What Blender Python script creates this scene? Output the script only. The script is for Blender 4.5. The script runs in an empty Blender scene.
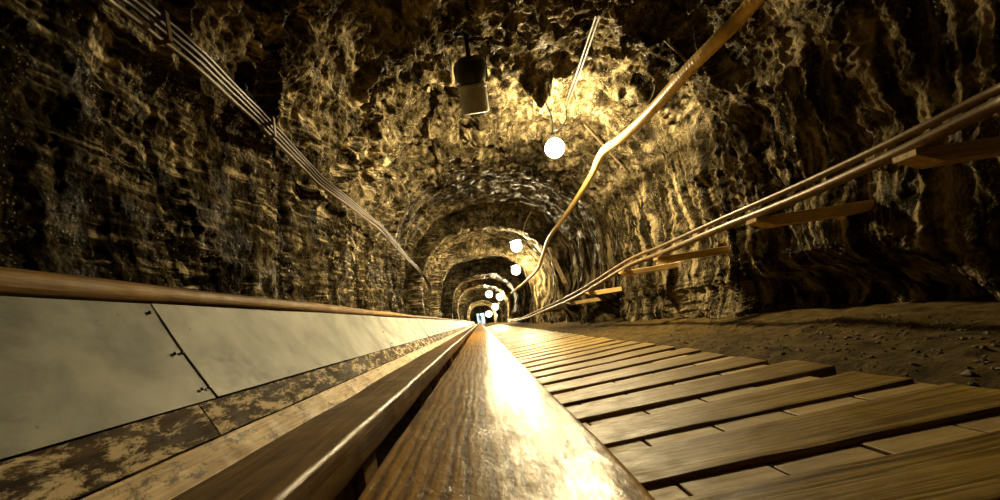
import bpy, math, random
import numpy as np
from mathutils import Vector, Matrix
from mathutils.bvhtree import BVHTree
random.seed(7); rng = np.random.default_rng(7)
C = bpy.context.scene.collection
CAMZ = 0.40                       # camera height above the tunnel floor
F = 500.0                         # focal length in pixels of the 1000 px wide frame
ROLL = math.radians(9)
cr, sr = math.cos(ROLL), math.sin(ROLL)

# ------------------------------------------------------------------ tags
def tag(o, label, cat, group=None):
    o['label'] = label; o['category'] = cat
    if group: o['group'] = group
    return o
def struct(o, label=None, cat=None):
    o['kind'] = 'structure'
    if label: o['label'] = label; o['category'] = cat
    return o
def thing(name, label, cat, loc, group=None):
    o = bpy.data.objects.new(name, None); C.objects.link(o); o.location = loc
    o.empty_display_size = 0.1
    return tag(o, label, cat, group)

# ------------------------------------------------------------------ noise
def _hash(ix, iy, iz, seed):
    h = (ix.astype(np.uint32)*np.uint32(374761393) + iy.astype(np.uint32)*np.uint32(668265263)
         + iz.astype(np.uint32)*np.uint32(2147483647) + np.uint32((seed*974711) & 0xffffffff))
    h = (h ^ (h >> np.uint32(13)))*np.uint32(1274126177)
    h = (h ^ (h >> np.uint32(16)))*np.uint32(2246822519)
    h = h ^ (h >> np.uint32(15))
    return (h & np.uint32(0xffff)).astype(np.float32)/32767.5 - 1.0
def vn(x, y, z, seed=0):
    xf, yf, zf = np.floor(x), np.floor(y), np.floor(z)
    ix, iy, iz = xf.astype(np.int64), yf.astype(np.int64), zf.astype(np.int64)
    fx, fy, fz = x-xf, y-yf, z-zf
    fx = fx*fx*(3-2*fx); fy = fy*fy*(3-2*fy); fz = fz*fz*(3-2*fz)
    def H(a, b, c): return _hash((ix+a) & 0xffffffff, (iy+b) & 0xffffffff, (iz+c) & 0xffffffff, seed)
    x00 = H(0,0,0)*(1-fx)+H(1,0,0)*fx; x10 = H(0,1,0)*(1-fx)+H(1,1,0)*fx
    x01 = H(0,0,1)*(1-fx)+H(1,0,1)*fx; x11 = H(0,1,1)*(1-fx)+H(1,1,1)*fx
    return (x00*(1-fy)+x10*fy)*(1-fz)+(x01*(1-fy)+x11*fy)*fz
def fbm(x, y, z, oct=4, seed=0, gain=.5):
    s = 0; a = 1.0; n = 0
    for k in range(oct):
        s = s + a*vn(x, y, z, seed+k*17); n += a; a *= gain; x = x*2.03+7.1; y = y*2.03+3.7; z = z*2.03+1.3
    return s/n
def ridge(x, y, z, oct=3, seed=0):
    s = 0; a = 1.0; n = 0
    for k in range(oct):
        s = s + a*(1-2*np.abs(vn(x, y, z, seed+k*31))); n += a; a *= .5; x = x*2.1+5; y = y*2.1+2; z = z*2.1+9
    return s/n
def sstep(a, b, x):
    t = np.clip((x-a)/(b-a), 0, 1); return t*t*(3-2*t)

# ------------------------------------------------------------------ materials
class NT:
    def __init__(s, name):
        s.m = bpy.data.materials.new(name); s.m.use_nodes = True
        s.t = s.m.node_tree; s.n = s.t.nodes; s.n.clear()
        s.out = s.n.new('ShaderNodeOutputMaterial')
        s.b = s.n.new('ShaderNodeBsdfPrincipled'); s.l(s.b.outputs[0], s.out.inputs[0])
        s.tc = s.n.new('ShaderNodeTexCoord'); s.co = s.tc.outputs['Object']
    def l(s, a, b): s.t.links.new(a, b)
    def put(s, sock, v):
        if hasattr(v, 'is_output'): s.l(v, sock)
        else: sock.default_value = v
    def val(s, name, v): s.put(s.b.inputs[name], v)
    def map(s, scale=(1,1,1), loc=(0,0,0), co=None, rot=(0,0,0)):
        n = s.n.new('ShaderNodeMapping'); s.l(co or s.co, n.inputs[0])
        n.inputs['Scale'].default_value = scale; n.inputs['Location'].default_value = loc; n.inputs['Rotation'].default_value = rot
        return n.outputs[0]
    def rnd(s, amount=(13,17,5)):           # shift the pattern from one object to the next
        oi = s.n.new('ShaderNodeObjectInfo')
        v = s.n.new('ShaderNodeVectorMath'); v.operation = 'SCALE'; v.inputs[0].default_value = amount; s.l(oi.outputs['Random'], v.inputs['Scale'])
        a = s.n.new('ShaderNodeVectorMath'); a.operation = 'ADD'; s.l(s.co, a.inputs[0]); s.l(v.outputs[0], a.inputs[1])
        s.co = a.outputs[0]; return oi.outputs['Random']
    def noise(s, co, scale=1, detail=6, rough=.55, dist=0):
        n = s.n.new('ShaderNodeTexNoise'); s.l(co, n.inputs['Vector'])
        n.inputs['Scale'].default_value = scale; n.inputs['Detail'].default_value = detail
        n.inputs['Roughness'].default_value = rough; n.inputs['Distortion'].default_value = dist
        return n.outputs['Fac']
    def vor(s, co, scale=1, feature='F1'):
        n = s.n.new('ShaderNodeTexVoronoi'); n.feature = feature; s.l(co, n.inputs['Vector']); n.inputs['Scale'].default_value = scale
        return n.outputs['Distance']
    def wave(s, co, scale=1, dist=3, detail=3, dscale=1, axis='X', kind='BANDS', rough=.5):
        n = s.n.new('ShaderNodeTexWave'); n.wave_type = kind
        if kind == 'BANDS': n.bands_direction = axis
        else: n.rings_direction = axis
        s.l(co, n.inputs['Vector'])
        n.inputs['Scale'].default_value = scale; n.inputs['Distortion'].default_value = dist
        n.inputs['Detail'].default_value = detail; n.inputs['Detail Scale'].default_value = dscale; n.inputs['Detail Roughness'].default_value = rough
        return n.outputs['Fac']
    def ramp(s, fac, stops, interp='LINEAR'):
        n = s.n.new('ShaderNodeValToRGB'); n.color_ramp.interpolation = interp; s.l(fac, n.inputs[0])
        e = n.color_ramp.elements
        while len(e) > 1: e.remove(e[-1])
        for k, (p, c) in enumerate(stops):
            c = (c, c, c, 1) if not isinstance(c, tuple) else (*c, 1)
            if k == 0: e[0].position = p; e[0].color = c
            else:
                q = e.new(p); q.color = c
        return n.outputs[0]
    def mix(s, fac, a, b, mode='MIX'):
        n = s.n.new('ShaderNodeMix'); n.data_type = 'RGBA'; n.blend_type = mode
        s.put(n.inputs['Factor'], fac)
        for sock, v in ((n.inputs[6], a), (n.inputs[7], b)):
            s.put(sock, (*v, 1) if isinstance(v, tuple) else v)
        return n.outputs[2]
    def math(s, op, a, b=0.0):
        n = s.n.new('ShaderNodeMath'); n.operation = op; s.put(n.inputs[0], a); s.put(n.inputs[1], b); return n.outputs[0]
    def sep(s, co=None):
        n = s.n.new('ShaderNodeSeparateXYZ'); s.l(co or s.co, n.inputs[0]); return n.outputs
    def mrange(s, v, a, b, c=0.0, d=1.0):
        n = s.n.new('ShaderNodeMapRange'); n.interpolation_type = 'SMOOTHSTEP'; s.put(n.inputs[0], v)
        for i, q in enumerate((a, b, c, d)): n.inputs[i+1].default_value = q
        return n.outputs[0]
    def bump(s, h, strength=.5, dist=.01, prev=None):
        n = s.n.new('ShaderNodeBump'); s.l(h, n.inputs['Height']); n.inputs['Strength'].default_value = strength; n.inputs['Distance'].default_value = dist
        if prev: s.l(prev, n.inputs['Normal'])
        return n.outputs[0]

def mat_rock():
    m = NT('wet_salt_rock'); x, y, z = m.sep()
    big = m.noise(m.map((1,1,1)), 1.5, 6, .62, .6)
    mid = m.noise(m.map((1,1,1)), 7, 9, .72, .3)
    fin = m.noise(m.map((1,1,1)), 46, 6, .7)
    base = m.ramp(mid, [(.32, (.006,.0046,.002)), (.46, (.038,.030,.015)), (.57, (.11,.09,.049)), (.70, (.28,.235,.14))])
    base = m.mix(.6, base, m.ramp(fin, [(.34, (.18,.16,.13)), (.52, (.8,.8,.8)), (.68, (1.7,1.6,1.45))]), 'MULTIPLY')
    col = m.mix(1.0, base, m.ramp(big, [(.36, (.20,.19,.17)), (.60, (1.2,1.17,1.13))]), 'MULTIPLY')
    # horizontal strata of paler salt on the left wall, upright drip streaks on the right, scrapes on the vault
    left = m.mrange(x, -.30, -.75); rightm = m.mrange(x, .9, 1.5); low = m.mrange(z, 2.0, 1.4)
    st = m.noise(m.map((2.4,1.5,19)), 1.5, 7, .66, .5)
    patch = m.ramp(m.noise(m.map((1,1.6,1.4)), 2.2, 6, .68), [(.40, 0.0), (.58, 1.0)])
    f = m.math('MULTIPLY', m.math('MULTIPLY', m.ramp(st, [(.50, 0.0), (.57, .4), (.64, 1.0)]), patch), left)
    sv = m.noise(m.map((3,9,.9)), 1.5, 7, .66, .5)
    f2 = m.math('MULTIPLY', m.math('MULTIPLY', m.ramp(sv, [(.50, 0.0), (.64, 1.0)]), rightm), low)
    col = m.mix(m.math('MULTIPLY', f2, .85), col, (.36,.29,.16))
    sc_ = m.noise(m.map((5,1.8,5)), 1.7, 9, .74, .9)
    f3 = m.math('MULTIPLY', m.math('MULTIPLY', m.ramp(sc_, [(.50, 0.0), (.62, 1.0)]), m.mrange(z, 1.2, 2.0)), m.ramp(big, [(.40, .1), (.58, 1.0)]))
    col = m.mix(m.math('MULTIPLY', f3, .75), col, (.42,.35,.21))
    # dark seep stains running down the walls
    seep = m.ramp(m.noise(m.map((1.5,4.5,.42)), 1.5, 6, .68), [(.42, 1.0), (.55, 0.0)])
    col = m.mix(m.math('MULTIPLY', m.math('MULTIPLY', seep, low), .85), col, (.007,.005,.002))
    # crystal crust specks, their pale colour also standing in for sparkle
    cr_ = m.ramp(m.vor(m.map((1,1,1)), 75), [(.12, 1.0), (.30, 0.0)])
    crm = m.ramp(m.noise(m.map((1,1,1)), 3.0, 6, .7, 1.2), [(.50, 0.0), (.58, 1.0)])
    col = m.mix(m.math('MULTIPLY', m.math('MULTIPLY', cr_, crm), .8), col, (.46,.39,.25))
    keep = m.math('SUBTRACT', 1.0, m.math('MULTIPLY', m.math('MULTIPLY', seep, low), .85))
    col = m.mix(m.math('MULTIPLY', m.math('MULTIPLY', f, keep), .97), col, (.80,.67,.41))
    m.val('Base Color', col)
    m.val('Roughness', m.ramp(m.noise(m.map((1,1,1)), 11, 5, .7), [(.36, .20), (.64, .60)]))
    m.val('Specular IOR Level', m.ramp(m.noise(m.map((1,1,1)), 5, 6, .7), [(.52, .0), (.70, .09)]))
    b1 = m.bump(mid, .8, .026)
    b2 = m.bump(fin, .7, .009, b1)
    b3 = m.bump(m.vor(m.map((1,1,1)), 60), .5, .012, b2)
    b4 = m.bump(st, .30, .010, b3)
    m.val('Normal', b4); return m.m
def mat_dirt():
    m = NT('trodden_dirt')
    n = m.noise(m.map(), 11, 8, .68); g = m.noise(m.map(), 90, 4, .7)
    col = m.ramp(n, [(.35, (.04,.026,.006)), (.5, (.10,.068,.017)), (.68, (.18,.125,.036))])
    m.val('Base Color', m.mix(.5, col, m.ramp(g, [(.35, (.35,.3,.25)), (.7, (1.,.95,.85))]), 'MULTIPLY'))
    m.val('Roughness', .95); m.val('Specular IOR Level', .1)
    m.val('Normal', m.bump(g, .7, .012, m.bump(n, .9, .04))); return m.m
def mat_wood(name, c0, c1, c2, rough=(.3,.5), along='Y', ringscale=9, grain=1.0, bump=.25, coat=0.0, wear=None, wearlim=(.52,.62), wearscale=(9,1.6,9), spec=.5):
    m = NT(name); m.rnd()
    sq = {'Y': (1,.07,1), 'X': (.07,1,1)}[along]
    wv = m.wave(m.map(sq), ringscale, 9.0, 5, 1.6, 'X' if along == 'Y' else 'Y', rough=.6)
    streak = m.noise(m.map({'Y': (26,.8,26), 'X': (.8,26,26)}[along]), 1.6, 6, .62, .4)
    rings = m.math('ADD', m.math('MULTIPLY', wv, .38), m.math('MULTIPLY', m.mrange(streak, .3, .7), .62))
    fine = m.noise(m.map({'Y': (75,2.4,75), 'X': (2.4,75,75)}[along]), 2.4, 6, .7)
    blot = m.noise(m.map(), 4.2, 6, .62)
    col = m.ramp(rings, [(.12, c0), (.45, c1), (.85, c2)])
    col = m.mix(.75*grain, col, m.ramp(fine, [(.34, (.40,.34,.28)), (.62, (1.2,1.17,1.12))]), 'MULTIPLY')
    col = m.mix(.6, col, m.ramp(blot, [(.35, (.55,.50,.44)), (.62, (1.2,1.18,1.15))]), 'MULTIPLY')
    r = m.ramp(m.noise(m.map(), 13, 5, .65), [(.35, rough[0]), (.68, rough[1])])
    if wear:
        w = m.ramp(m.noise(m.map(wearscale), .55, 9, .80, .25), [(wearlim[0], 0.0), (wearlim[1], 1.0)])
        col = m.mix(m.math('MULTIPLY', w, .9), col, wear)
    m.val('Base Color', col); m.val('Roughness', r); m.val('Specular IOR Level', spec)
    b = m.bump(fine, bump, .004, m.bump(rings, bump*.7, .004))
    m.val('Normal', m.bump(m.noise(m.map(), 24, 5, .6), bump*.8, .004, b))
    if coat: m.val('Coat Weight', coat); m.val('Coat Roughness', .16)
    return m.m
def mat_rail():
    m = NT('polished_amber_wood')
    wob = m.noise(m.map((1,.5,1)), 3.0, 3, .5)
    sx = m.sep()
    ring = m.wave(m.map((1,.085,1)), 20, 9.0, 4, 1.6, 'X', rough=.55)
    fine = m.noise(m.map((70,2.2,70)), 2.0, 5, .6)
    col = m.ramp(ring, [(.0, (.17,.075,.008)), (.30, (.39,.19,.018)), (.7, (.56,.29,.035)), (1., (.64,.36,.06))])
    col = m.mix(.4, col, m.ramp(fine, [(.3, (.4,.32,.22)), (.62, (1.05,1.,.95))]), 'MULTIPLY')
    knot = m.ramp(m.vor(m.map((9,2.2,0), (.1,.35,0)), 1.0), [(.05, 1.0), (.16, 0.0)])
    col = m.mix(m.math('MULTIPLY', knot, .8), col, (.035,.014,.004))
    scr = m.ramp(m.noise(m.map((24,5,24), rot=(0,0,.35)), 1.7, 6, .75, 1.5), [(.60, 0.0), (.70, 1.0)])
    col = m.mix(m.math('MULTIPLY', scr, .55), col, (.62,.45,.2))
    m.val('Base Color', col)
    m.val('Roughness', m.ramp(m.noise(m.map((1.6,1,1)), 16, 7, .72), [(.35, .34), (.66, .62)]))
    b = m.bump(m.noise(m.map((1.4,.8,1)), 34, 6, .65), .42, .006, m.bump(ring, .12, .003))
    nb_ = m.bump(scr, .3, .003, b); m.val('Normal', nb_); m.val('Coat Normal', m.bump(scr, .25, .003, m.bump(m.noise(m.map((1.4,.8,1)), 34, 6, .65), .30, .005)))
    m.val('Specular IOR Level', .05); m.val('Coat Weight', .26); m.val('Coat Roughness', m.ramp(m.noise(m.map((1.6,1,1)), 21, 7, .75), [(.35, .10), (.66, .32)])); return m.m
def mat_simple(name, col, rough=.5, metal=0.0, var=.35, scale=20, bump=.2, dist=.003):
    m = NT(name); m.val('Specular IOR Level', .2 if 'cable' in name or 'wire' in name or 'pipe' in name else .4); n = m.noise(m.map(), scale, 6, .65)
    m.val('Base Color', m.mix(var, col, m.ramp(n, [(.3, (.25,.22,.18)), (.7, (1.2,1.15,1.1))]), 'MULTIPLY'))
    m.val('Roughness', rough); m.val('Metallic', metal); m.val('Normal', m.bump(n, bump, dist)); return m.m
def mat_sheet():
    m = NT('scuffed_zinc_sheet'); m.rnd()
    n = m.noise(m.map((1,.8,1)), 5, 7, .62, .3); s = m.noise(m.map((3,14,30), rot=(.5,0,.2)), 2.0, 6, .7)
    sp = m.ramp(m.vor(m.map(), 21), [(.05, 1.0), (.10, 0.0)]); spm = m.ramp(m.noise(m.map(), 6, 4), [(.56, 0.0), (.62, 1.0)])
    col = m.ramp(n, [(.36, (.15,.16,.145)), (.5, (.30,.315,.28)), (.66, (.45,.465,.41))])
    col = m.mix(.3, col, m.ramp(s, [(.35, (.55,.52,.45)), (.6, (1,1,1))]), 'MULTIPLY')
    col = m.mix(m.math('MULTIPLY', sp, spm), col, (.05,.04,.025))
    m.val('Base Color', col); m.val('Metallic', .0); m.val('Specular IOR Level', .12)
    m.val('Roughness', m.ramp(s, [(.3, .45), (.7, .62)])); m.val('Normal', m.bump(n, .12, .01)); return m.m
def mat_emit(name, col, strength):
    m = NT(name); m.val('Base Color', (*col, 1)); m.val('Emission Color', (*col, 1)); m.val('Emission Strength', strength); return m.m

M = dict(
    rock=mat_rock(), dirt=mat_dirt(), rail=mat_rail(), sheet=mat_sheet(),
    darkrail=mat_wood('worn_dark_rail_wood', (.08,.042,.010), (.22,.125,.034), (.35,.215,.07), (.32,.55), 'Y', 9, spec=.25),
    pole=mat_wood('peeled_log_wood', (.14,.075,.018), (.32,.19,.05), (.44,.28,.085), (.5,.7), 'Y', 7, bump=.35, spec=.2),
    worn=mat_wood('scraped_brown_board', (.025,.014,.005), (.06,.036,.012), (.11,.07,.026), (.6,.8), 'Y', 8, spec=.05, wear=(.82,.66,.40), wearlim=(.50,.57), wearscale=(46,13,46)),
    pale=mat_wood('scraped_pale_board', (.62,.46,.24), (.78,.60,.34), (.86,.70,.44), (.5,.75), 'Y', 8, spec=.2, wear=(.06,.036,.012), wearlim=(.53,.61), wearscale=(40,16,40)),
    step=mat_wood('weathered_step_plank', (.11,.070,.011), (.28,.190,.035), (.37,.26,.055), (.36,.62), 'X', 13, bump=.35, spec=.18),
    block=mat_wood('pale_infill_block', (.36,.25,.075), (.44,.315,.105), (.49,.36,.13), (.5,.7), 'X', 6, grain=.5, bump=.3),
    beam=mat_wood('rough_bracket_timber', (.48,.32,.11), (.64,.45,.17), (.72,.52,.22), (.5,.7), 'X', 7),
    hose=mat_simple('ochre_ribbed_hose', (.78,.56,.17), .42, 0, .35, 30),
    pipe=mat_simple('weathered_steel_pipe', (.20,.135,.062), .42, .15, .6, 18),
    rust=mat_simple('rusty_conduit', (.04,.028,.013), .6, 0, .5, 40), pale_w=mat_simple('chalky_wire', (.55,.45,.28), .6, 0, .3, 40),
    rubber=mat_simple('brown_cable_sheath', (.035,.022,.009), .45, 0, .4, 40),
    black=mat_simple('black_painted_metal', (.018,.018,.018), .35, .3, .3, 30),
    grey=mat_simple('dull_grey_metal', (.38,.39,.37), .34, .2, .4, 25),
    steel=mat_simple('rusty_steel_rod', (.16,.11,.06), .4, .6, .5, 60),
    wire=mat_simple('pale_wire_sheath', (.16,.115,.05), .5, 0, .3, 40),
    glassc=mat_simple('smoky_lens', (.10,.12,.12), .08, 0, .2, 20),
    stone=mat_simple('loose_rubble', (.16,.11,.055), .8, 0, .7, 12, .6, .02),
    navy=mat_simple('dark_blue_cloth', (.02,.05,.085), .8), skin=mat_simple('skin', (.35,.2,.13), .6), hair=mat_simple('dark_hair', (.02,.015,.01), .7),
    plaster=mat_simple('pale_plaster', (.55,.62,.62), .8),
)

# ------------------------------------------------------------------ mesh helpers
def mesh_obj(name, v, f, mat, parent=None, smooth=True, loc=None, mats=None, fm=None):
    me = bpy.data.meshes.new(name)
    v = np.asarray(v, dtype=np.float64)
    if loc is not None and parent is None: v = v - np.array(loc)
    me.from_pydata([tuple(p) for p in v], [], [tuple(q) for q in f]); me.update()
    if smooth: me.polygons.foreach_set('use_smooth', [True]*len(me.polygons))
    if smooth: me.set_sharp_from_angle(angle=math.radians(38))
    me.materials.append(mat)
    o = bpy.data.objects.new(name, me); C.objects.link(o)
    if loc is not None and parent is None: o.location = loc
    if parent is not None: o.parent = parent
    return o
def grid_mesh(name, P, mat, flip=False):
    """P: (n, m, 3) array of points -> smooth quad mesh"""
    n, k, _ = P.shape
    me = bpy.data.meshes.new(name)
    me.vertices.add(n*k); me.vertices.foreach_set('co', P.reshape(-1).astype(np.float32))
    a = np.arange(n*k).reshape(n, k)
    q = np.stack([a[:-1,:-1], a[1:,:-1], a[1:,1:], a[:-1,1:]], -1).reshape(-1, 4)
    if flip: q = q[:, ::-1]
    nf = len(q)
    me.loops.add(nf*4); me.loops.foreach_set('vertex_index', q.reshape(-1).astype(np.int32))
    me.polygons.add(nf); me.polygons.foreach_set('loop_start', np.arange(0, nf*4, 4, dtype=np.int32))
    me.polygons.foreach_set('use_smooth', np.ones(nf, dtype=bool))
    me.update(calc_edges=True); me.validate()
    me.materials.append(mat)
    o = bpy.data.objects.new(name, me); C.objects.link(o); return o
def rounded(x0, x1, z0, z1, r, n=3):
    """outline of a box section in X-Z with rounded corners"""
    out = []
    for cx, cz, a0 in ((x1-r, z1-r, 0), (x0+r, z1-r, 90), (x0+r, z0+r, 180), (x1-r, z0+r, 270)):
        for k in range(n+1):
            a = math.radians(a0+90*k/n); out.append((cx+r*math.cos(a), cz+r*math.sin(a)))
    return out
def densify(p, step):
    out = []
    for a, b in zip(p, p[1:]+p[:1]):
        d = math.dist(a, b); n = max(1, int(d/step))
        for k in range(n): out.append((a[0]+(b[0]-a[0])*k/n, a[1]+(b[1]-a[1])*k/n))
    return out
def sweep_y(prof, ys, wob=0.0, seed=0, freq=1.0, fine=0.0):
    """extrude an X-Z outline along Y with a little natural wobble"""
    prof = np.array(prof); n = len(prof); Y = np.array(ys)
    px, pz = np.meshgrid(prof[:,0], Y)[0], np.meshgrid(prof[:,1], Y)[0]
    yy = np.repeat(Y[:,None], n, 1)
    ox = wob*fbm(Y*freq, Y*0+3.3, Y*0, 3, seed); oz = wob*fbm(Y*freq, Y*0+9.1, Y*0+2, 3, seed+5)
    X = px+ox[:,None]; Z = pz+oz[:,None]
    if fine:
        X = X + fine*fbm(px*8, yy*4, pz*8, 3, seed+2); Z = Z + fine*fbm(px*8+9, yy*4, pz*8, 3, seed+4)
    V = np.stack([X, yy, Z], -1).reshape(-1, 3)
    f = []
    for i in range(len(Y)-1):
        for j in range(n):
            a = i*n+j; b = i*n+(j+1) % n; f.append((a, b, b+n, a+n))
    f.append(tuple(range(n))[::-1]); f.append(tuple((len(Y)-1)*n+j for j in range(n)))
    return V, f
def sweep_x(prof, xs, wob=0.0, seed=0, fine=0.0):
    """same, but outline in Y-Z along X"""
    V, f = sweep_y(prof, xs, wob, seed, 2.0, fine)
    V = V[:, [1, 0, 2]]
    return V, [q[::-1] for q in f]
def catmull(pts, n=8):
    P = [Vector(p) for p in pts]; P = [P[0]*2-P[1]]+P+[P[-1]*2-P[-2]]; out = []
    for i in range(1, len(P)-2):
        a, b, c, d = P[i-1:i+3]
        for k in range(n):
            t = k/n
            out.append(.5*((2*b)+(c-a)*t+(2*a-5*b+4*c-d)*t*t+(3*b-a-3*c+d)*t**3))
    out.append(P[-2]); return out
def tube(path, r, sides=10, ribs=None):
    """tube along points; r a number or list"""
    V, f = [], []
    up = Vector((0,0,1)); n = len(path)
    for i, p in enumerate(path):
        t = (path[min(i+1, n-1)]-path[max(i-1, 0)]).normalized()
        s = t.cross(up); s = s.normalized() if s.length > 1e-4 else Vector((1,0,0))
        u = s.cross(t).normalized(); rr = r[i] if hasattr(r, '__len__') else r
        for k in range(sides):
            a = 2*math.pi*k/sides; V.append(p+(s*math.cos(a)+u*math.sin(a))*rr)
    for i in range(n-1):
        for k in range(sides):
            a = i*sides+k; b = i*sides+(k+1) % sides; f.append((a, a+sides, b+sides, b))
    f.append(tuple(range(sides))); f.append(tuple((n-1)*sides+k for k in range(sides))[::-1])
    return [tuple(v) for v in V], f
def lathe(prof, sides=24, c=(0,0,0)):
    V, f = [], []
    for r, z in prof:
        for k in range(sides):
            a = 2*math.pi*k/sides; V.append((c[0]+r*math.cos(a), c[1]+r*math.sin(a), c[2]+z))
    for i in range(len(prof)-1):
        for k in range(sides):
            a = i*sides+k; b = i*sides+(k+1) % sides; f.append((a, b, b+sides, a+sides))
    f.append(tuple(range(sides))[::-1]); f.append(tuple((len(prof)-1)*sides+k for k in range(sides)))
    return V, f
def join(*parts):
    V, f = [], []
    for v, q in parts:
        o = len(V); V += [tuple(p) for p in v]; f += [tuple(i+o for i in p) for p in q]
    return V, f
def box(c, s, rot=None):
    V = [Vector((x*s[0]/2, y*s[1]/2, z*s[2]/2)) for x in (-1,1) for y in (-1,1) for z in (-1,1)]
    if rot: V = [rot @ v for v in V]
    V = [tuple(v+Vector(c)) for v in V]
    return V, [(0,1,3,2), (4,6,7,5), (0,4,5,1), (2,3,7,6), (0,2,6,4), (1,5,7,3)]
def bevel(o, w=.004, seg=2):
    b = o.modifiers.new('bevel', 'BEVEL'); b.width = w; b.segments = seg; b.limit_method = 'ANGLE'; return o

# ------------------------------------------------------------------ the rock tunnel
NS, NY = 860, 1500
Yk = [10.8, 15.3, 21.5, 28.8, 38.0, 48.0, 61.0]       # where the rock narrows into ribs
yy = np.concatenate([np.linspace(-3.0, .45, 46)[:-1], .45*np.exp(np.linspace(0, math.log(84/.45), NY))])
def rib(Y):
    """how far the wall stands back from the rib profile"""
    e = np.zeros_like(Y)
    lo = 4.5
    for k, y1 in enumerate(Yk+[84.0]):
        L = y1-lo
        t = np.clip((Y-lo)/L, 0, 1)
        inside = (Y >= lo) & (Y < y1)
        back = .38*sstep(.05, .36, t)*(1-sstep(1-.10/L, 1, t)) if k else .34*sstep(.15, .75, t)*(1-sstep(1-.14/L, 1, t))
        e = np.where(inside, back, e); lo = y1
    return e
def base_section(Y):
    near = 1-sstep(3.0, 10.0, Y)
    a = 1.50+.16*near; cx = .32+.20*near; b = 1.88+.06*near
    return a, cx, b
ZS = .15                                               # springing height relative to camera
def tunnel_points(yy, s):
    """s in 0..1 from the right foot over the crown to the left foot (camera-relative coordinates)"""
    Y, S = np.meshgrid(yy, s, indexing='ij')
    a, cx, b = base_section(Y)
    leg = .20
    th = np.clip((S-leg)/(1-2*leg), 0, 1)*math.pi
    n = 2.6
    c_, s_ = np.cos(th), np.sin(th)
    X = np.sign(c_)*np.abs(c_)**(2/n)*a; Z = ZS+np.abs(s_)**(2/n)*b
    d = np.maximum(leg-S, S-(1-leg)); low = d > 0
    dz = np.clip(d, 0, leg)/leg*(.62+ZS)
    Z = np.where(low, ZS-dz, Z); X = np.where(low, np.sign(.5-S)*(a+.10*dz), X)
    X = X+cx
    # normals of the section (pointing into the tunnel)
    dX = np.gradient(X, axis=1); dZ = np.gradient(Z, axis=1); L = np.hypot(dX, dZ)+1e-9
    k = 9
    def sm(A):
        p = np.pad(A, ((0,0),(k,k)), 'edge'); cs = np.cumsum(np.pad(p, ((0,0),(1,0))), 1); return (cs[:, 2*k+1:]-cs[:, :-2*k-1])/(2*k+1)
    nx, nz = sm(-dZ/L), sm(dX/L)
    return X, Y, Z, nx, nz
s = np.linspace(0, 1, NS)
X, Y, Z, nx, nz = tunnel_points(yy, s)
cxm = base_section(Y)[1]
right = sstep(.55, 1.15, X-cxm)*(1-sstep(1.0, 1.5, Z)); left = sstep(.55, 1.1, cxm-X)*(1-sstep(1.1, 1.6, Z)); top = sstep(.9, 1.5, Z)
e = rib(Y)*(.35+.65*np.maximum(sstep(.1, 1.0, Z), left*.6))
edge = 1-.35*sstep(0, .2, rib(Y))
side_ = np.maximum(left, right); iso = 1-.60*side_
d = -e - .03
calm = 1-.6*sstep(6.2, 8, Y)*(1-left)
iso = iso*calm*(1-.45*left)
d += .11*fbm(X*.9, Y*.8, Z*.9, 3, 11)
d += iso*.085*ridge(X*2.2, Y*1.7, Z*2.2, 3, 21)
d += iso*(1-.4*left)*.055*fbm(X*6, Y*5, Z*6, 3, 31)
d += (1-.45*left)*calm*.022*ridge(X*13, Y*10, Z*13, 2, 41)
d += calm*(1-.6*left)*.017*fbm(X*30, Y*24, Z*30, 2, 51)
d += .008*vn(X*70, Y*60, Z*70, 55)*(1-sstep(6, 9, Y))
# right wall: flutes and drip columns running down it, knobs, hollows at the foot
wv = .35*fbm(Y*2, Z*2.2, X*0, 3, 3)
fl = ridge(Y*2.6+wv, Z*.40, X*.2, 2, 61); fl2 = ridge(Y*7.5+1.6*wv, Z*.8, X*.2, 2, 63)
d += right*(.13*fl + .050*fl2*(.6+.4*vn(Y*1.5, Z*1.2, X*0, 64)) - .07)
d += right*.045*np.maximum(0, vn(X*9, Y*10, Z*5, 71))
foot = (1-sstep(-.30, .18, Z))
hol = sstep(-.15, .35, fbm(Y*1.1, Z*.5, X*0+4, 2, 81))
d -= (X > cxm)*foot*hol*.42
d += (X > cxm)*foot*(1-hol)*.16*(.5+.5*ridge(Y*2.5, Z*3, X, 2, 83))
d += right*(sstep(-.05, .02, Z)-sstep(.06, .5, Z))*.05
# left wall: thin ledges and upright ribs
wl_ = fbm(Y*1.2, Z*2, X*0, 3, 91)
led = np.sin(Z*38+6*wl_+1.2*Y); led2 = ridge(Y*.9, Z*11+1.5*wl_, X*0, 2, 92)
d += left*(1-.7*sstep(5, 9, Y))*(.009*led*(.5+.5*fbm(Y*1.7, Z*1.7, X*0, 2, 93)) + .020*led2)
d += left*(.060*ridge(Y*1.6, Z*.35, X*.3, 2, 95) + .030*ridge(Y*5.5+.8*wl_, Z*.9, X*0, 2, 97) - .03)
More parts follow.
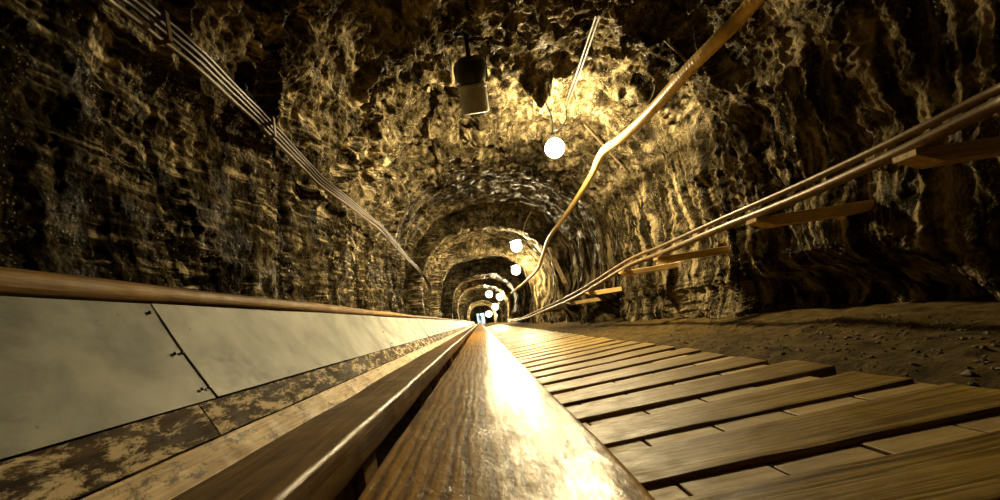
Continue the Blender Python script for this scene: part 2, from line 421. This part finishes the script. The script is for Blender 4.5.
# ceiling: pick scallops and worm-like drips
d += top*(.045*np.abs(vn(X*5.5, Y*3.2, Z*4, 101)) - .02)
vein = 1-np.abs(vn(X*3.2+.5*vn(X*7, Y*7, Z*0, 5), Y*1.3, Z*2, 111))*9
d += top*.07*np.clip(vein, 0, 1)*(1-sstep(7, 9, Y))
ring = np.sin(Y*7.5+2*fbm(X*1.5, Y*.7, Z*1.5, 3, 121))
d += top*.20*np.exp(-(((X-.86)/.13)**4+((Y-4.55)/.12)**2))*(1+.5*vn(X*9, Y*9, Z*9, 140))  # hanging knob added here; its unlit near side stands in for a dark hollow
d -= top*.13*np.exp(-((Y-5.0)/1.3)**2)
d += top*.024*ring*(1-sstep(6, 9, Y))
d = np.where(Z > -.4, d, d*sstep(-.66, -.4, Z))
XX, ZZ = X+nx*d, Z+nz*d
YYw = Y + .05*vn(X*3, Y*2, Z*3, 131)*(sstep(0, 1, Y)) + .10*vn(X*1.6, Y*.05, Z*1.6, 133)*sstep(8, 10, Y)
P = np.stack([XX, YYw, ZZ+CAMZ], -1)
i0, i1 = int(NS*.30), int(NS*.70)
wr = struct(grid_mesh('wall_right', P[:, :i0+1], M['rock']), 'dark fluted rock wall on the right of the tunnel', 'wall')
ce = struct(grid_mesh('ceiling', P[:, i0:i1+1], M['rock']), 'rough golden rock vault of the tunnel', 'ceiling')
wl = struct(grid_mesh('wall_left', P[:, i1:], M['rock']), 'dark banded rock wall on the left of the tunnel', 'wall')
# search tree over the rock, to seat things on it
Q = P[::3, ::3]; n_, k_ = Q.shape[:2]; a_ = np.arange(n_*k_).reshape(n_, k_)
bv = BVHTree.FromPolygons(Q.reshape(-1, 3).tolist(), np.stack([a_[:-1,:-1], a_[1:,:-1], a_[1:,1:], a_[:-1,1:]], -1).reshape(-1, 4).tolist())
CAM = Vector((0, 0, CAMZ))
def ray(px, py):
    u, v = px-480, 322-py
    return Vector((u*cr+v*sr, F, -u*sr+v*cr))
def onrock(px, py, off=.05):
    dd = ray(px, py).normalized(); h = bv.ray_cast(CAM, dd)
    return CAM+dd*max(h[3]-off, .3) if h[0] else CAM+dd*20
def out(y, x, z, off=.04, o=(.3, .5)):
    """rock point met when going outwards from the tunnel's axis towards (x, z)"""
    a = Vector((o[0], y, o[1]+CAMZ)); dd = (Vector((x, y, z+CAMZ))-a).normalized()
    h = bv.ray_cast(a, dd); return a+dd*(h[3]-off) if h[0] else Vector((x, y, z+CAMZ))
def at(px, py, y):
    r = ray(px, py); return CAM+r*(y/F)

# floor
fy = np.concatenate([np.linspace(-3, .4, 30)[:-1], .4*np.exp(np.linspace(0, math.log(84/.4), 420))]); fx = np.linspace(-1.75, 2.9, 260)
FX, FY = np.meshgrid(fx, fy)
def floor_z(x, y):
    sd = sstep(1.17, 1.30, x)
    lo = CAMZ-.3625+.054*(np.clip(x, .1, 1.2)-.65)-.058
    return lo + sd*(.050 + .05*sstep(1.5, 2.3, x) + .035*fbm(x*2, y*1.5, x*0, 4, 7)*sstep(1.2, 1.6, x) + .014*fbm(x*14, y*11, x*0, 3, 8))
FZ = floor_z(FX, FY)
fl_o = struct(grid_mesh('floor', np.stack([FX, FY, FZ], -1).transpose(1, 0, 2), M['dirt']), 'trodden dirt floor of the tunnel', 'floor')
# loose rubble on the dirt strip
def pebble(c, r):
    V = []; f = []
    n, k = 6, 4; sd = random.random()*100
    for j in range(k+1):
        for i in range(n):
            a, b = 2*math.pi*i/n, math.pi*j/k
            q = r*(.75+.5*random.random()); V.append((c[0]+q*math.sin(b)*math.cos(a), c[1]+q*math.sin(b)*math.sin(a)*1.2, c[2]+q*.7*math.cos(b)))
    for j in range(k):
        for i in range(n): f.append((j*n+i, (j+1)*n+i, (j+1)*n+(i+1) % n, j*n+(i+1) % n))
    return V, f
pb = []
for _ in range(900):
    y = .9*math.exp(random.random()*2.4); x = random.uniform(1.24, 2.05)
    zz = float(floor_z(np.array([x]), np.array([y]))[0])
    pb.append(pebble((x, y, zz+.002), random.uniform(.003, .009)*(1.8 if random.random() < .06 else 1)))
g = mesh_obj('gravel', *join(*pb), M['stone']); g['kind'] = 'stuff'; tag(g, 'loose gravel scattered on the dirt strip below the right wall', 'gravel')

# ------------------------------------------------------------------ the slide
def as_part(o, parent):
    """hang a mesh built in world coordinates under its thing"""
    o.location = o.location - parent.location; o.parent = parent
def ys(a, b, near=.03):
    y = [a]; 
    while y[-1] < b: y.append(y[-1]+max(near, .02*abs(y[-1])))
    y[-1] = b; return y
T = CAMZ-.13                     # height of the sliding surface
prof = densify(rounded(-.121, .1035, .0, T, .008, 4), .018)
prof = [(x_, z_-.060*(x_+.01)*(z_ > .1)) for x_, z_ in prof]
V, f = sweep_y(prof, ys(-.7, 74), .003, 3, .7, .0030)
o = mesh_obj('slide_rail', V, f, M['rail'], loc=(0, 0, 0)); tag(o, 'wide polished amber timber rail running away down the middle of the photo', 'rail', None)
prof = densify(rounded(-.352, -.209, T-.06, T, .009, 4), .02)
V, f = sweep_y(prof, ys(-.7, 74), .004, 13, .9, .0035)
left_rail = o = mesh_obj('slide_rail', V, f, M['darkrail'], loc=(0, 0, 0)); tag(o, 'narrower dark worn timber rail left of the wide amber rail', 'rail')
# bedding sleepers under the rails
for k in range(10):
    y = .9+k*2.6
    V, f = sweep_x(rounded(y-.05, y+.05, -.03, T-.066, .006, 2), np.linspace(-.40, -.235, 4))
    as_part(mesh_obj('support_block', V, f, M['darkrail'], loc=(-.31, y, -.03)), left_rail)
# pale lower board and scraped upper board, in lengths
def plank_section(p, q, t):
    """thin board whose face runs from p to q in X-Z"""
    dx, dz = q[0]-p[0], q[1]-p[1]; L = math.hypot(dx, dz); n = (-dz/L, dx/L)
    if n[1] > 0: n = (-n[0], -n[1])
    return densify([p, q, (q[0]+n[0]*t, q[1]+n[1]*t), (p[0]+n[0]*t, p[1]+n[1]*t)], .02)
zb = CAMZ-.17
cuts = [-.6, 1.18, 4.1, 8.0, 14, 24, 40, 74]
dist_words = ['nearest', 'second', 'third', 'fourth', 'fifth', 'sixth', 'seventh']
for k in range(7):
    a, b = cuts[k], cuts[k+1]
    V, f = sweep_y(plank_section((-.647, zb+.002), (-.688, CAMZ-.089), .028), ys(a+.003, b-.003), .002, 40+k, 1, .003)
    o = mesh_obj('kick_board', V, f, M['worn'], loc=(-.65, a, zb)); tag(o, f'{dist_words[k]} length of scraped brown board under the metal sheeting', 'board', 'scraped boards under the sheeting')
cuts2 = [-.6, 2.6, 6.4, 11, 18, 30, 74]
lower = []
for k in range(6):
    a, b = cuts2[k], cuts2[k+1]
    V, f = sweep_y(plank_section((-.566, zb-.112), (-.649, zb-.003), .03), ys(a+.003, b-.003), .001, 60+k, 1, .002)
    o = mesh_obj('lower_board', V, f, M['pale'], loc=(-.6, a, zb-.12)); tag(o, f'{dist_words[k]} length of pale scuffed board beside the dark left rail', 'board', 'pale boards beside the left rail'); lower.append(o)
# support blocks carrying the board
for k in range(9):
    y = .7+k*2.2
    V, f = join(box((-.52, y, (zb-.115-.035)/2), (.22, .08, zb-.115+.035)))
    as_part(mesh_obj('support_block', V, f, M['darkrail'], loc=(-.5, y, -.035), smooth=False), lower[max(i for i in range(6) if cuts2[i] <= y)])
# metal sheets leaning outwards
sp, sq = (-.690, CAMZ-.084), (-.821, CAMZ+.176)
shc = [-.55, 1.27, 3.9, 6.5, 9.1, 11.7, 16.9, 22.1, 32.5, 48, 74]
nm = ['nearest dull grey metal sheet, shaded and cut by the left edge of the photo', 'second grey metal sheet, brightly lit, right of the visible seam', 'third grey metal sheet along the slide', 'fourth grey metal sheet along the slide', 'fifth grey metal sheet along the slide', 'sixth grey metal sheet along the slide', 'seventh grey metal sheet along the slide', 'eighth grey metal sheet along the slide', 'ninth grey metal sheet along the slide', 'last grey metal sheet along the slide by the far end']
tx, tz = sq[0]-sp[0], sq[1]-sp[1]; tl = math.hypot(tx, tz); tx /= tl; tz /= tl; nxs, nzs = tz, -tx
for k in range(10):
    a, b = shc[k], shc[k+1]
    r = thing('metal_sheet', nm[k], 'metal sheet', (-.70, a, CAMZ-.10), 'metal sheets along the slide')
    L = Vector((-.70, a, CAMZ-.10))
    yv = np.array(ys(a+.002, b-.002 if k < 9 else b, .08)); tt = np.linspace(0, tl, 16)
    TT, YV = np.meshgrid(tt, yv)
    bul = -.005*np.sin(TT/tl*np.pi) + .004*fbm(YV*2, TT*5, TT*0, 2, 7+k) + .0025*((k % 2))
    px_ = sp[0]+tx*TT+nxs*bul; pz_ = sp[1]+tz*TT+nzs*bul
    P1 = np.stack([px_, YV, pz_], -1); P2 = np.stack([px_-nxs*.002, YV, pz_-nzs*.002], -1)
    n, m = TT.shape; idx = np.arange(n*m).reshape(n, m); fs = []
    for i in range(n-1):
        for j in range(m-1):
            fs.append((idx[i,j], idx[i+1,j], idx[i+1,j+1], idx[i,j+1])); fs.append((idx[i,j]+n*m, idx[i,j+1]+n*m, idx[i+1,j+1]+n*m, idx[i+1,j]+n*m))
    for ring_ in ([idx[0,j] for j in range(m)], [idx[n-1,j] for j in range(m)][::-1], [idx[i,0] for i in range(n)][::-1], [idx[i,m-1] for i in range(n)]):
        for q, w in zip(ring_, ring_[1:]): fs.append((q, w, w+n*m, q+n*m))
    V = np.concatenate([P1.reshape(-1,3), P2.reshape(-1,3)])-np.array(L)
    mesh_obj('panel', V, fs, M['sheet'], r)
    for yq in ([b-.02] if k < 2 else []):
        for tq, yo in ((.03, .03), (.03, 0), (.14, .03), (.14, 0), (.262, .01)):
            c = Vector((sp[0]+tx*tq+nxs*(.006-.005*math.sin(tq/tl*math.pi)), yq+yo-.02, sp[1]+tz*tq+nzs*(.006-.005*math.sin(tq/tl*math.pi))))-L
            rot = Vector((0,0,1)).rotation_difference(Vector((nxs, 0, nzs))).to_matrix()
            v, q = lathe([(.004, -.004), (.0045, .0005), (.003, .0018), (.0005, .002)], 10)
            mesh_obj('screw', [tuple(rot @ Vector(p)+c) for p in v], q, M['black'], r)
# log capping the sheets
logs = []
for k, (a, b) in enumerate([(-.6, 13.0), (13.0, 40.0)]):
    yv = ys(a, b, .04); pts, rr = [], []
    for y in yv:
        w = np.array([y]); z0 = np.array([0.])
        zc = CAMZ+.202 + .012*float(fbm(w*.45, z0+2, z0, 2, 5)[0]); xc = -.842+.008*float(fbm(w*.5, z0+7, z0, 2, 6)[0])
        pts.append(Vector((xc, y, zc))); rr.append(.0235+.007*float(fbm(w*1.1, z0, z0+4, 3, 9)[0]))
    V, f = tube(pts, rr, 14)
    o = mesh_obj('capping_log', V, f, M['pole'], loc=(-.83, a, CAMZ+.18))
    logs.append(o)
    tag(o, ['long peeled brown log along the top of the metal sheets, cut by the left edge', 'far thin log continuing along the sheets deep in the tunnel'][k], 'log')
# posts behind the sheets that carry log and panels
for k in range(8):
    y = .75+k*2.6
    V, f = sweep_x(rounded(y-.04, y+.04, -.03, CAMZ+.185, .006, 2), np.linspace(-.93, -.85, 3))
    as_part(mesh_obj('post', V, f, M['darkrail'], loc=(-.89, y, -.03)), logs[0 if y < 13 else 1])

# ------------------------------------------------------------------ steps
SX0, SX1 = .118, 1.15
PIT = .335; PW = .225; pt = .036; TILT = .054; MX = .65
def step_z(x): return CAMZ-.3625+TILT*(x-MX)        # the stairway leans a little towards the slide
near_names = ['first and nearest', 'second nearest', 'third', 'fourth', 'fifth', 'sixth', 'seventh', 'eighth', 'ninth', 'tenth', 'eleventh', 'twelfth', 'thirteenth', 'fourteenth', 'fifteenth', 'sixteenth', 'seventeenth', 'eighteenth']
first = 1.035-PIT*2
pm = []
for v_ in range(6):
    V, f = sweep_x(densify(rounded(0, PW, -pt, 0, .006, 3), .02), np.linspace(SX0, SX1+(0, .012, -.015, .02, -.008, .005)[v_], 40), .002, 200+v_, .004)
    V = V-np.array((MX, 0, 0))
    me = bpy.data.meshes.new('step_plank'); me.from_pydata([tuple(p) for p in V], [], f); me.polygons.foreach_set('use_smooth', [True]*len(me.polygons)); me.set_sharp_from_angle(angle=math.radians(38)); me.materials.append(M['step']); pm.append(me)
NST = 96
for k in range(NST):
    y = first+k*PIT
    o = bpy.data.objects.new('step_plank', pm[(k*5+k//3) % 6]); C.objects.link(o)
    o.location = (MX, y+random.uniform(-.006, .006), CAMZ-.3625+random.uniform(-.002, .002))
    o.rotation_euler = (random.uniform(-.008, .008), -TILT+random.uniform(-.003, .003), random.uniform(-.006, .006))
    if k < 18: tag(o, f'{near_names[k]} weathered step plank right of the amber rail, counted from the photo\'s bottom', 'step plank', 'step planks of the stairway')
    else: tag(o, 'distant thin step plank in the tightly packed far run of the stairway', 'step plank', 'distant step planks')
# pale blocks in the gaps
gap = PIT-PW
bl = bpy.data.meshes.new('infill_block')
V, f = box((0, 0, 0), (.186, gap-.006, .045)); bl.from_pydata(V, [], f); bl.materials.append(M['block'])
rows = ['bottom row', 'second row', 'third row', 'fourth row', 'fifth row', 'sixth row', 'seventh row', 'eighth row']
for k in range(0, 8):
    y = first+k*PIT+PW+gap/2
    x = SX0+.094+.04*(k % 3)
    while x < SX1-.03+.05*(k % 2):
        o = bpy.data.objects.new('infill_block', bl); C.objects.link(o)
        o.location = (x, y+random.uniform(-.001, .001), step_z(x)-.012-.0225+random.uniform(-.002, .002)); o.rotation_euler = (0, -TILT+random.uniform(-.006, .006), random.uniform(-.006, .006))
        bevel(o, .003, 2)
        tag(o, f'pale infill block in the {rows[k]} of blocks between step planks', 'block', f'infill blocks, {rows[k]}')
        x += .192
# ------------------------------------------------------------------ lamps
LAMPS = [  # x, y, z (camera-relative), radius, strength, words
    (1.01, 5.0, 1.60, .092, 1.0, 'largest glowing lamp, nearest, below the dark rock knob on the tunnel ceiling'),
    (1.11, 11.6, 1.60, .12, .75, 'second glowing lamp, highest of those beyond the first rock rib'),
    (1.30, 14.9, 1.36, .13, .9, 'third glowing lamp, just below the second lamp'),
    (0.82, 31., 1.60, .19, 2.2, 'left one of the small pair of glowing lamps deep in the tunnel'),
    (1.42, 30., 1.30, .19, 2.2, 'right one of the small pair of glowing lamps deep in the tunnel'),
    (1.40, 40., 1.00, .24, 2.2, 'small glowing lamp just above the most distant lamp'),
    (1.20, 60., .78, .34, 4., 'most distant glowing lamp beside the lit doorway'),
]
E0 = 1650.0
warm = (1.0, .782, .415)
for k, (x, y, z, r, st_, words) in enumerate(LAMPS):
    z += CAMZ
    t = thing('tunnel_lamp', words, 'lamp', (x, y, z+r+.05))
    em = mat_emit('lamp_glow', warm, E0*st_*(.085/r)**2)
    # globe, oversized so that the bulb's glare is built into its size
    V, f = [], []
    nb = 14
    prof = [(max(r*math.sin(math.pi*i/nb), .001), -r*math.cos(math.pi*i/nb)-r-.05) for i in range(nb+1)]
    mesh_obj('globe', *lathe(prof, 20), em, t)
    mesh_obj('socket', *lathe([(.022, -.075), (.030, -.07), (.032, -.02), (.026, .0), (.012, .012)], 14), M['black'], t)
    if k: mesh_obj('shade', *lathe([(.03, -.030), (r*1.12, -.046), (r*1.15, -.052), (.025, -.046)], 24), M['black'], t)  # cap added to keep the lamp's light off the rock above
    hz = bv.ray_cast(Vector((x, y, z)), Vector((0, 0, 1)))
    up = (hz[3] if hz[0] else .5)-r-.05+.03
    path = catmull([(0, 0, .0), (.02, 0, up*.35), (-.015, 0, up*.7), (.0, 0, max(up, .06))], 5)
    mesh_obj('cord', *tube(path, .008, 8), M['black'], t)

# ------------------------------------------------------------------ yellow ribbed hose along the right shoulder
hose_px = [(800, -45, 2.35), (755, 0, 2.35), (720, 38, 2.55), (690, 68, 2.85), (650, 112, 3.5), (622, 138, 4.2), (603, 152, 4.9), (592, 174, 5.6), (578, 197, 6.4), (563, 219, 7.4), (549, 238, 8.7), (543, 255, 10.2), (537, 270, 11.6), (524, 283, 14), (511, 293, 19)]
hp = []
for px, py, y in hose_px:
    p = at(px, py, y); s_ = onrock(px, py, .07)
    if s_.y < p.y: p = s_
    hp.append(p)
hp = [hp[1]+Vector((.02, -4.2, -.01)), hp[1]+Vector((.03, -2.4, .01)), hp[1]+Vector((.0, -.9, .01))]+hp[1:]
path = catmull(hp, 10)
dd = 0; fine_path = [path[0]]
for a, b in zip(path, path[1:]):
    L = (b-a).length; n = max(1, int(L/.011)) if a.y < 5.4 else 3
    for q in range(1, n+1): fine_path.append(a.lerp(b, q/n))
rr = []; acc = 0
for i, p in enumerate(fine_path):
    if i: acc += (p-fine_path[i-1]).length
    rr.append(.037+(.0022*math.sin(acc/.034*2*math.pi)) if p.y < 5.4 else .034)
o = mesh_obj('ribbed_hose', *tube(fine_path, rr, 14), M['hose'], loc=tuple(hp[0])); tag(o, 'thick ochre ribbed hose snaking along the right shoulder of the vault', 'hose')

# two pipes on the right wall
def line(pts): return [at(*p) for p in pts]
up_p = line([(1075, 50, 1.30), (1000, 88, 1.52), (900, 138, 1.86), (800, 185, 2.42), (720, 220, 3.15), (660, 247, 4.2), (625, 262, 5.1), (580, 290, 7.2), (550, 305, 10), (520, 318, 17), (508, 320, 25)])
lo_p = line([(1075, 66, 1.30), (1000, 103, 1.52), (900, 152, 1.86), (800, 197, 2.42), (720, 229, 3.15), (660, 254, 4.2), (625, 268, 5.1), (580, 295, 7.2), (550, 308.5, 10), (520, 320, 17), (508, 321.5, 25)])
for q in (up_p, lo_p): q[:0] = [q[0]+Vector((.03, -3.4, .02)), q[0]+Vector((.0, -1.2, .01))]
o = mesh_obj('wall_pipe', *tube(catmull(up_p, 8), .0155, 12), M['pipe'], loc=tuple(up_p[0])); tag(o, 'thinner upper pipe of the pair running along the right wall', 'pipe', 'pipes on the right wall')
o = mesh_obj('wall_pipe', *tube(catmull(lo_p, 8), .023, 12), M['pipe'], loc=tuple(lo_p[0])); tag(o, 'thicker lower pipe of the pair running along the right wall', 'pipe', 'pipes on the right wall')
# timber brackets that carry them
br = [(1.80, 'nearest timber bracket under the right wall pipes, cut by the right edge'), (2.75, 'second timber bracket under the pipes, above the dark hollow'), (4.2, 'third timber bracket under the bend of the pipes'), (5.15, 'fourth short timber bracket under the pipes'), (6.7, 'fifth short timber bracket where the pipes sink'), (8.0, 'last small timber bracket under the pipes')]
lp = catmull(lo_p, 8)
for y, words in br:
    c = min(lp, key=lambda p: abs(p.y-y)); zt = c.z-.024
    w = bv.ray_cast(Vector((c.x, y, zt-.03)), Vector((1, 0, 0))); xe = c.x+(w[3] if w[0] else .4)+.10
    V, f = sweep_x(rounded(y-.05, y+.05, zt-.058, zt, .005, 2), np.linspace(c.x-.045, xe, 8), .004, int(y*10), .003)
    V[:, 2] += (V[:, 0] > c.x+.0)*0
    # chamfered nose
    nose = V[:, 0] < c.x-.03
    V[nose, 2] = zt-(zt-V[nose, 2])*.35
    o = mesh_obj('timber_bracket', V, f, M['beam'], loc=(c.x, y, zt-.06), smooth=False); tag(o, words, 'bracket', 'timber brackets on the right wall')

# ------------------------------------------------------------------ cable bundle on the left shoulder
cab_px = [(70, -45), (130, 2), (195, 55), (260, 118), (320, 180), (350, 203), (381, 228), (400, 250), (425, 277), (431, 291)]
seq = []
for (ax, ay), (bx, by) in zip(cab_px, cab_px[1:]):
    n = max(1, int(math.hypot(bx-ax, by-ay)/6))
    for q in range(n): seq.append((ax+(bx-ax)*q/n, ay+(by-ay)*q/n))
seq.append(cab_px[-1])
dep = [onrock(px, py, .07).y for px, py in seq]
dep = [min(dep[max(0, i-3):i+4]) for i in range(len(dep))]
dep = [sum(dep[max(0, i-3):i+4])/len(dep[max(0, i-3):i+4]) for i in range(len(dep))]
base = [at(px, py, y) for (px, py), y in zip(seq, dep)][::3]
base = [Vector((base[0].x-.03, -2.0, base[0].z+.03)), Vector((base[0].x-.01, base[0].y-1.1, base[0].z+.02))]+base
base.append(out(13.5, -1.2, .72, .06)); base.append(out(15.0, -1.2, .62, .06)); base.append(out(20, -1.2, .55, .06))
wordsc = ['uppermost', 'second', 'third', 'lowest and palest']
offs = [(.030, .030), (.014, .010), (-.002, -.012), (-.020, -.042)]
for k in range(4):
    pts = [p+Vector((offs[k][0]*.6, 0, offs[k][1]*max(.35, 1-i/len(base)*.7)+.003*random.uniform(-1, 1))) for i, p in enumerate(base)]
    o = mesh_obj('cable', *tube(catmull(pts, 8), [.0075, .009, .008, .0095][k], 8), M['rubber'] if k < 3 else M['wire'], loc=tuple(pts[0]))
    tag(o, f'{wordsc[k]} of the four cables strung along the left shoulder of the vault', 'cable', 'cables along the left shoulder')
for k, (i, words) in enumerate(((int(len(base)*.27), 'nearest metal clip holding the left cables, high up'), (int(len(base)*.5), 'middle metal clip holding the left cables'), (int(len(base)*.8), 'far metal clip where the left cables bend down'))):
    p = base[i]; dvec = (base[i+1]-base[i-1]).normalized()
    m3 = Vector((0,1,0)).rotation_difference(dvec).to_matrix()
    V, f = join(box(p+m3 @ Vector((-.026, 0, -.006)), (.005, .018, .095), m3), box(p+m3 @ Vector((.030, 0, -.006)), (.005, .018, .095), m3), box(p+m3 @ Vector((.002, 0, .043)), (.06, .018, .005), m3), box(p+m3 @ Vector((.002, 0, -.055)), (.06, .018, .005), m3))
    o = mesh_obj('cable_clip', V, f, M['steel'], loc=tuple(p), smooth=False); tag(o, words, 'clip', 'clips on the left cables')

# ------------------------------------------------------------------ conduit to the first lamp, rods, wires
p0, p1 = onrock(598, 15, .03), onrock(566, 106, .03)
mid = onrock(583, 60, .03)
for k, dx in enumerate((-.014, .014)):
    v = Vector((dx, 0, 0))
    o = mesh_obj('lamp_conduit', *tube([p0+v, p0.lerp(p1, .5)+v+Vector((0,0,-.01)), p1+v], .0085, 8), M['rust'], loc=tuple(p0+v)); tag(o, f'{["left","right"][k]} one of the two straight conduits on the ceiling above the nearest lamp', 'conduit', 'conduits above the nearest lamp')
lx = Vector((LAMPS[0][0], LAMPS[0][1], LAMPS[0][2]+CAMZ+.20))
o = mesh_obj('lamp_wire', *tube(catmull([p1, p1.lerp(lx, .4)+Vector((.05, 0, -.06)), lx+Vector((.05, 0, -.02)), lx], 8), .007, 8), M['black'], loc=tuple(p1)); tag(o, 'black looping wire between the conduits and the nearest lamp', 'wire')
def rod(a, b, off, r, name, words, mat, cat='rod'):
    A, B = onrock(*a, off), onrock(*b, off)
    o = mesh_obj(name, *tube([A, A.lerp(B, .5), B], r, 8), mat, loc=tuple(A)); tag(o, words, cat); return o
rod((584, 124), (628, 172), .03, .012, 'anchor_rod', 'dark steel rod crossing behind the ochre hose beside the nearest lamp', M['steel'])
rod((653, 28), (686, 60), .03, .012, 'anchor_rod', 'thin pale threaded rod above the ochre hose near the top edge', M['steel'])
rod((552, 188), (567, 197), .03, .014, 'anchor_rod', 'short steel stub left of the ochre hose below the nearest lamp', M['steel'])
w = [onrock(531, 212, .05), onrock(525, 224, .05), onrock(524, 235, .05), onrock(533, 243, .05), at(541, 252, 9.9)]
o = mesh_obj('pale_wire', *tube(catmull(w, 6), .014, 8), M['pale_w'], loc=tuple(w[0])); tag(o, 'pale bent wire dropping from the vault to the far end of the hose', 'wire')
A, B = at(549, 248, 10.2), at(565, 283, 9.6)
V, f = join(box((A+B)/2, (.07, .05, (B-A).length), Vector((0,0,1)).rotation_difference(B-A).to_matrix()))
o = mesh_obj('leaning_board', V, f, M['pale'], loc=tuple(B), smooth=False); bevel(o); tag(o, 'pale narrow board leaning on the right leg of the first rock rib', 'board')

# ------------------------------------------------------------------ dark can-shaped lantern hanging from the ceiling
cpt = at(474, 97, 3.75)
lant = t = thing('ceiling_lantern', 'dark can-shaped lantern hanging from the ceiling above the middle', 'lantern', tuple(cpt)); t.rotation_euler = (.40, 0, 0)
mesh_obj('body', *lathe([(.085, -.115), (.098, -.112), (.102, -.10), (.102, .06), (.106, .062), (.106, .082), (.095, .085), (.095, .06)], 28), M['grey'], t)
mesh_obj('hood', *lathe([(.092, .075), (.095, .10), (.112, .12), (.118, .19), (.110, .24), (.07, .27), (.02, .275)], 28), M['black'], t)
mesh_obj('lens', *lathe([(.088, .07), (.088, .115), (.05, .125), (.01, .127)], 24), M['glassc'], t)
hz = bv.ray_cast(cpt, Vector((0,0,1))); hh = (hz[3] if hz[0] else .4)
mesh_obj('hanger', *join(box((-.0, 0, (.27+max(hh, .30)+.05)/2), (.03, .03, max(hh, .30)+.05-.27)), box((-.118, 0, .16), (.008, .03, .12)), box((.118, 0, .16), (.008, .03, .12))), M['black'], t, smooth=False)

# ------------------------------------------------------------------ far end: wall with a lit doorway
YE = 80.0
dx0, dx1, dz1 = -.35, .85, 1.75
V, f = join(box(((-3+dx0)/2, YE, 1.8), (dx0+3, .3, 4.2)), box(((dx1+3.5)/2, YE, 1.8), (3.5-dx1, .3, 4.2)), box(((dx0+dx1)/2, YE, (dz1+3.9)/2), (dx1-dx0, .3, 3.9-dz1)))
struct(mesh_obj('wall_back', V, f, M['rock'], smooth=False), 'rock wall closing the far end of the tunnel', 'wall')
V, f = join(box((.25, YE+2.4, 1.2), (2.6, .1, 2.6)), box((-1.05, YE+1.2, 1.2), (.1, 2.4, 2.6)), box((1.55, YE+1.2, 1.2), (.1, 2.4, 2.6)), box((.25, YE+1.2, 2.5), (2.6, 2.4, .1)), box((.25, YE+1.2, -.08), (2.6, 2.6, .1)))
struct(mesh_obj('trim_1', V, f, M['plaster'], smooth=False), 'pale lit chamber seen through the far doorway', 'chamber')
t = thing('chamber_lamp', 'cold white lamp inside the chamber behind the far doorway', 'lamp', (.25, YE+1.0, 2.44))
V, f = box((0, 0, -.04), (1.4, .3, .05)); mesh_obj('diffuser', V, f, mat_emit('cold_glow', (.75, .93, 1.0), 130), t, smooth=False)
V, f = box((0, 0, -.005), (1.5, .36, .03)); mesh_obj('housing', V, f, M['grey'], t, smooth=False)
# person in the doorway
def person(loc):
    J = {'pel': (0,0,.92), 'chest': (0,0,1.25), 'neck': (0,0,1.46), 'head': (0,-.02,1.60), 'crown': (0,0,1.72),
         'ls': (-.19,0,1.40), 'le': (-.25,.02,1.12), 'lw': (-.25,-.06,.88), 'lh': (-.24,-.09,.79), 'rs': (.19,0,1.40), 're': (.25,.02,1.12), 'rw': (.26,-.06,.88), 'rh': (.25,-.09,.79),
         'lk': (-.10,-.02,.50), 'la': (-.12,.03,.09), 'lt': (-.13,-.13,.03), 'lp': (-.09,0,.86), 'rk': (.10,-.04,.50), 'ra': (.12,.03,.09), 'rt': (.13,-.13,.03), 'rp': (.09,0,.86)}
    R = dict(pel=.14, chest=.155, neck=.06, head=.095, crown=.06, ls=.07, le=.048, lw=.034, lh=.04, rs=.07, re=.048, rw=.034, rh=.04, lk=.06, la=.045, lt=.04, lp=.09, rk=.06, ra=.045, rt=.04, rp=.09)
    E = [('pel','chest'),('chest','neck'),('neck','head'),('head','crown'),('chest','ls'),('ls','le'),('le','lw'),('lw','lh'),('chest','rs'),('rs','re'),('re','rw'),('rw','rh'),('pel','lp'),('lp','lk'),('lk','la'),('la','lt'),('pel','rp'),('rp','rk'),('rk','ra'),('ra','rt')]
    ks = list(J); me = bpy.data.meshes.new('person'); me.from_pydata([J[k] for k in ks], [(ks.index(a), ks.index(b)) for a, b in E], [])
    o = bpy.data.objects.new('person', me); C.objects.link(o); o.location = loc
    sk = o.modifiers.new('skin', 'SKIN')
    for k, v in zip(ks, me.skin_vertices[0].data if me.skin_vertices else []): v.radius = (R[k], R[k])
    if not me.skin_vertices:
        pass
    sub = o.modifiers.new('sub', 'SUBSURF'); sub.levels = 1; sub.render_levels = 1
    me.materials.append(M['navy'])
    return o
pers = person((.12, YE-.6, -.03))
tag(pers, 'tiny person in dark blue clothes standing in the lit far doorway', 'person')
hv, hf = lathe([(.001, -.02), (.10, -.01), (.105, .04), (.09, .10), (.05, .135), (.005, .14)], 14); mesh_obj('hair', [(a, b+.02, c+1.62) for a, b, c in hv], hf, M['hair'], pers)

# ------------------------------------------------------------------ world, camera, view
w = bpy.data.worlds.new('underground'); bpy.context.scene.world = w; w.use_nodes = True
w.node_tree.nodes['Background'].inputs[0].default_value = (0, 0, 0, 1); w.node_tree.nodes['Background'].inputs[1].default_value = 0
cd = bpy.data.cameras.new('camera'); co = bpy.data.objects.new('camera', cd); C.objects.link(co)
cd.sensor_width = 36; cd.lens = F/1000*36; cd.shift_x = .020; cd.shift_y = .072; cd.clip_start = .02; cd.clip_end = 300
co.matrix_world = Matrix(((cr, sr, 0, 0), (0, 0, -1, 0), (-sr, cr, 0, CAMZ), (0, 0, 0, 1)))
sc = bpy.context.scene; sc.camera = co
sc.view_settings.view_transform = 'Standard'; sc.view_settings.look = 'None'; sc.view_settings.gamma = 1; sc.view_settings.use_curve_mapping = False
sc.view_settings.exposure = 0.0
sc.cycles.use_denoising = True; sc.cycles.use_adaptive_sampling = False
sc.cycles.max_bounces = 6
